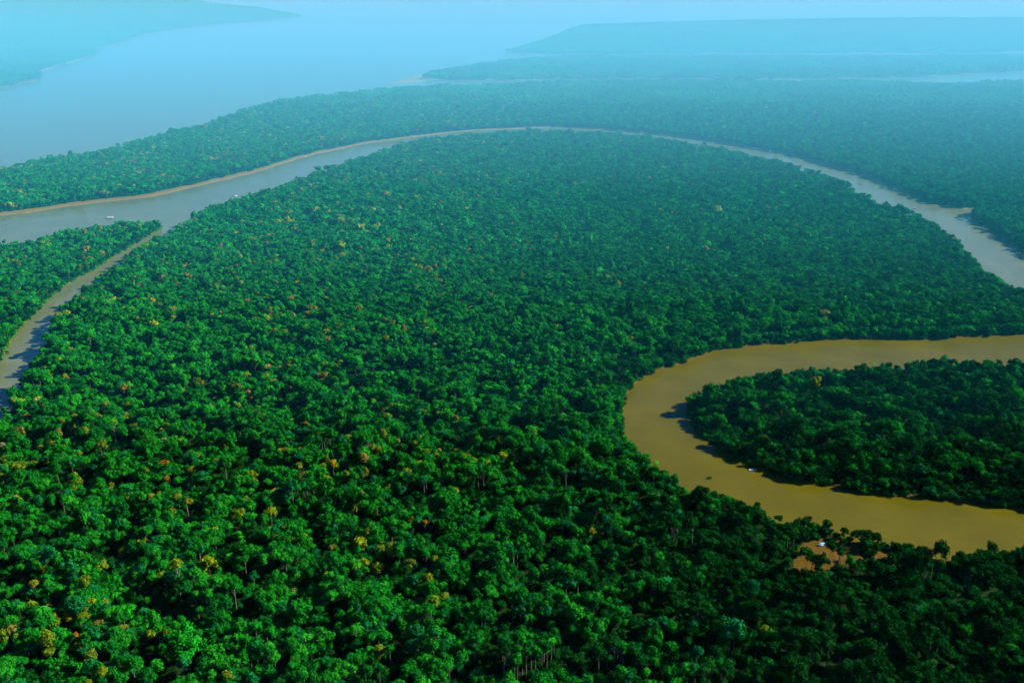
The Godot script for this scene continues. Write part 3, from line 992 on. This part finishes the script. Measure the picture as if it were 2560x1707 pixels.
func small_things() -> void:
	var white := plain(Vector3(0.55, 0.57, 0.55), 0.35, 0.5)
	var cream := plain(Vector3(0.45, 0.42, 0.30), 0.5)
	var red := plain(Vector3(0.40, 0.08, 0.04), 0.5)
	var blue := plain(Vector3(0.08, 0.30, 0.55), 0.5)
	var wood := plain(Vector3(0.22, 0.13, 0.06), 0.8)
	var dark := plain(Vector3(0.03, 0.025, 0.02), 0.7)
	boat("river_boat", "long white passenger boat with a white roof, off the wooded spit", Vector3(-726.5, 0.0, -1768.1), PI + 0.35, 14.0, 3.6, cream, white, "ferry", white)
	boat("motor_boat", "short white boat alone in the wide part of the loop", Vector3(-548.7, 0.0, -1958.8), 0.5, 7.0, 2.6, white, white, "launch", white)
	boat("motor_boat", "tiny white boat lying close under the far left bank", Vector3(-496.4, 0.0, -2402.0), 0.3, 5.0, 2.2, white, white, "launch", white)
	boat("motor_boat", "white open boat with a dark motor in the olive brown bend", Vector3(216.0, 0.0, -799.5), 0.05, 7.0, 2.2, white, cream, "launch")
	var moored := boat("motor_boat", "white and blue boat lying on the brown mud clearing", Vector3(241.6, 1.3, -672.5), 0.15, 7.6, 2.3, white, blue, "launch", blue)
	moored.rotation.z = 0.02
	boat("motor_boat", "bright white boat where the loop narrows, below the hazy forest strip", Vector3(637.5, 0.0, -2475.8), 0.1, 7.0, 2.8, white, white, "launch", white)
	boat("motor_boat", "pale boat near the far bank, above a dark canoe", Vector3(755.4, 0.0, -2203.0), 0.45, 8.0, 2.4, white, cream, "launch")
	boat("canoe", "dark canoe in mid river right of the loop", Vector3(727.2, 0.0, -2073.2), -0.35, 5.5, 1.2, wood, dark, "canoe")
	boat("motor_boat", "dark boat with a white bow beside the loop forest bank", Vector3(757.1, 0.0, -1847.1), -0.1, 5.5, 1.8, dark, white, "launch", white)
	boat("motor_boat", "faint white boat on the orange thread of river, left of a fainter one", Vector3(421.8, 0.0, -2699.1), 0.1, 7.0, 2.2, white, cream, "launch")
	boat("canoe", "faintest pale canoe on the narrow river, right of a white boat", Vector3(478.0, 0.0, -2695.6), 0.2, 4.5, 1.4, white, cream, "canoe")
	tag(part("stump", flat_mesh(log_shape(2.6, 0.5)), dark, self), "dark stump drifting in the river near the right edge", "stump").position = Vector3(778.7, 0.0, -1490.9)
	tag(part("fallen_trunk", flat_mesh(log_shape(19.0, 0.9)), cream, self), "long pale fallen trunk lying off the right bank", "log").position = Vector3(823.0, 0.6, -1566.0)
	var l := part("fallen_trunk", flat_mesh(log_shape(15.0, 0.7)), cream, self)
	tag(l, "shorter pale trunk slanting from the bank below the side creek", "log")
	l.position = Vector3(829.0, 0.7, -1706.0)
	l.rotation.y = -0.25
	# a hut on the bank of the bend
	var hut := thing("riverside_hut", "small pale hut with a dark doorway on the bank at the top of the bend", "hut", Vector3(137.6, 1.2, -1018.0), 0.5)
	var wall := box_part("wall", Vector3(0, 0, 0), Vector3(3.4, 2.2, 2.6), plain(Vector3(0.20, 0.19, 0.11), 0.8), hut, 0.0)
	box_part("doorway", Vector3(-0.8, 0.05, 1.302), Vector3(1.3, 1.9, 0.05), dark, wall, 0.0)
	var v := PackedVector3Array()
	var e := [Vector3(-2.1, 2.1, 1.8), Vector3(2.1, 2.1, 1.8), Vector3(2.1, 2.1, -1.8), Vector3(-2.1, 2.1, -1.8), Vector3(-1.9, 3.4, 0), Vector3(1.9, 3.4, 0)]
	for q in [[0, 1, 5], [0, 5, 4], [2, 3, 4], [2, 4, 5], [1, 2, 5], [3, 0, 4], [0, 2, 1], [0, 3, 2]]:
		v.append_array([e[q[0]], e[q[1]], e[q[2]]])
	part("roof", flat_mesh(v), plain(Vector3(0.24, 0.17, 0.09), 0.9), hut)
	# a bush that stands in the water
	var bush := thing("bush", "low green bush standing in the water off the near bank", "bush", Vector3(174.5, 0.0, -784.1))
	var leaves := part("leaves", near_crowns[2], leaves_of(TINTS["bright"]), bush)
	leaves.position.y = 1.1
	leaves.scale = Vector3(2.6, 1.7, 1.8)
	# a palm that leans over the near bank
	palm(Vector3(124.0, 1.2, -785.0), 15.0, "slender palm leaning over the near bank at the start of the bend")


func palm(at: Vector3, h: float, label: String) -> void:
	var p := thing("palm_tree", label, "palm", at, 0.4)
	var v := PackedVector3Array()
	var last := Vector3.ZERO
	for i in 6:
		var u := (i + 1) / 6.0
		var next := Vector3(u * u * 2.2, u * h, u * 0.4)
		limb(v, last, next, 0.24 - 0.10 * (u - 0.16), 0.24 - 0.10 * u, 6)
		last = next
	part("trunk", flat_mesh(v), bark, p)
	var m := leaves_of(TINTS["bright"])
	for i in 13:
		var a := TAU * i / 13 + rng.randf_range(-0.15, 0.15)
		var rise := rng.randf_range(0.1, 0.9)
		var f := PackedVector3Array()
		var c := PackedColorArray()
		var out := Vector3(cos(a), 0, sin(a))
		var side := Vector3(-sin(a), 0, cos(a))
		for k in 5:
			var u := k / 5.0
			var w := (k + 1) / 5.0
			var pa := last + out * 3.4 * u + Vector3.UP * (rise * 2.2 * u - 3.0 * u * u)
			var pb := last + out * 3.4 * w + Vector3.UP * (rise * 2.2 * w - 3.0 * w * w)
			var wa := 0.55 * sin(PI * minf(0.98, u + 0.06))
			var wb := 0.55 * sin(PI * minf(0.98, w + 0.06))
			for s in [1.0, -1.0]:
				f.append_array([pa, pb, pb + side * s * wb - Vector3.UP * 0.2, pa, pb + side * s * wb - Vector3.UP * 0.2, pa + side * s * wa - Vector3.UP * 0.2])
		for k in f.size():
			c.append(Color.WHITE)
		part("frond", flat_mesh(f, c), m, p)
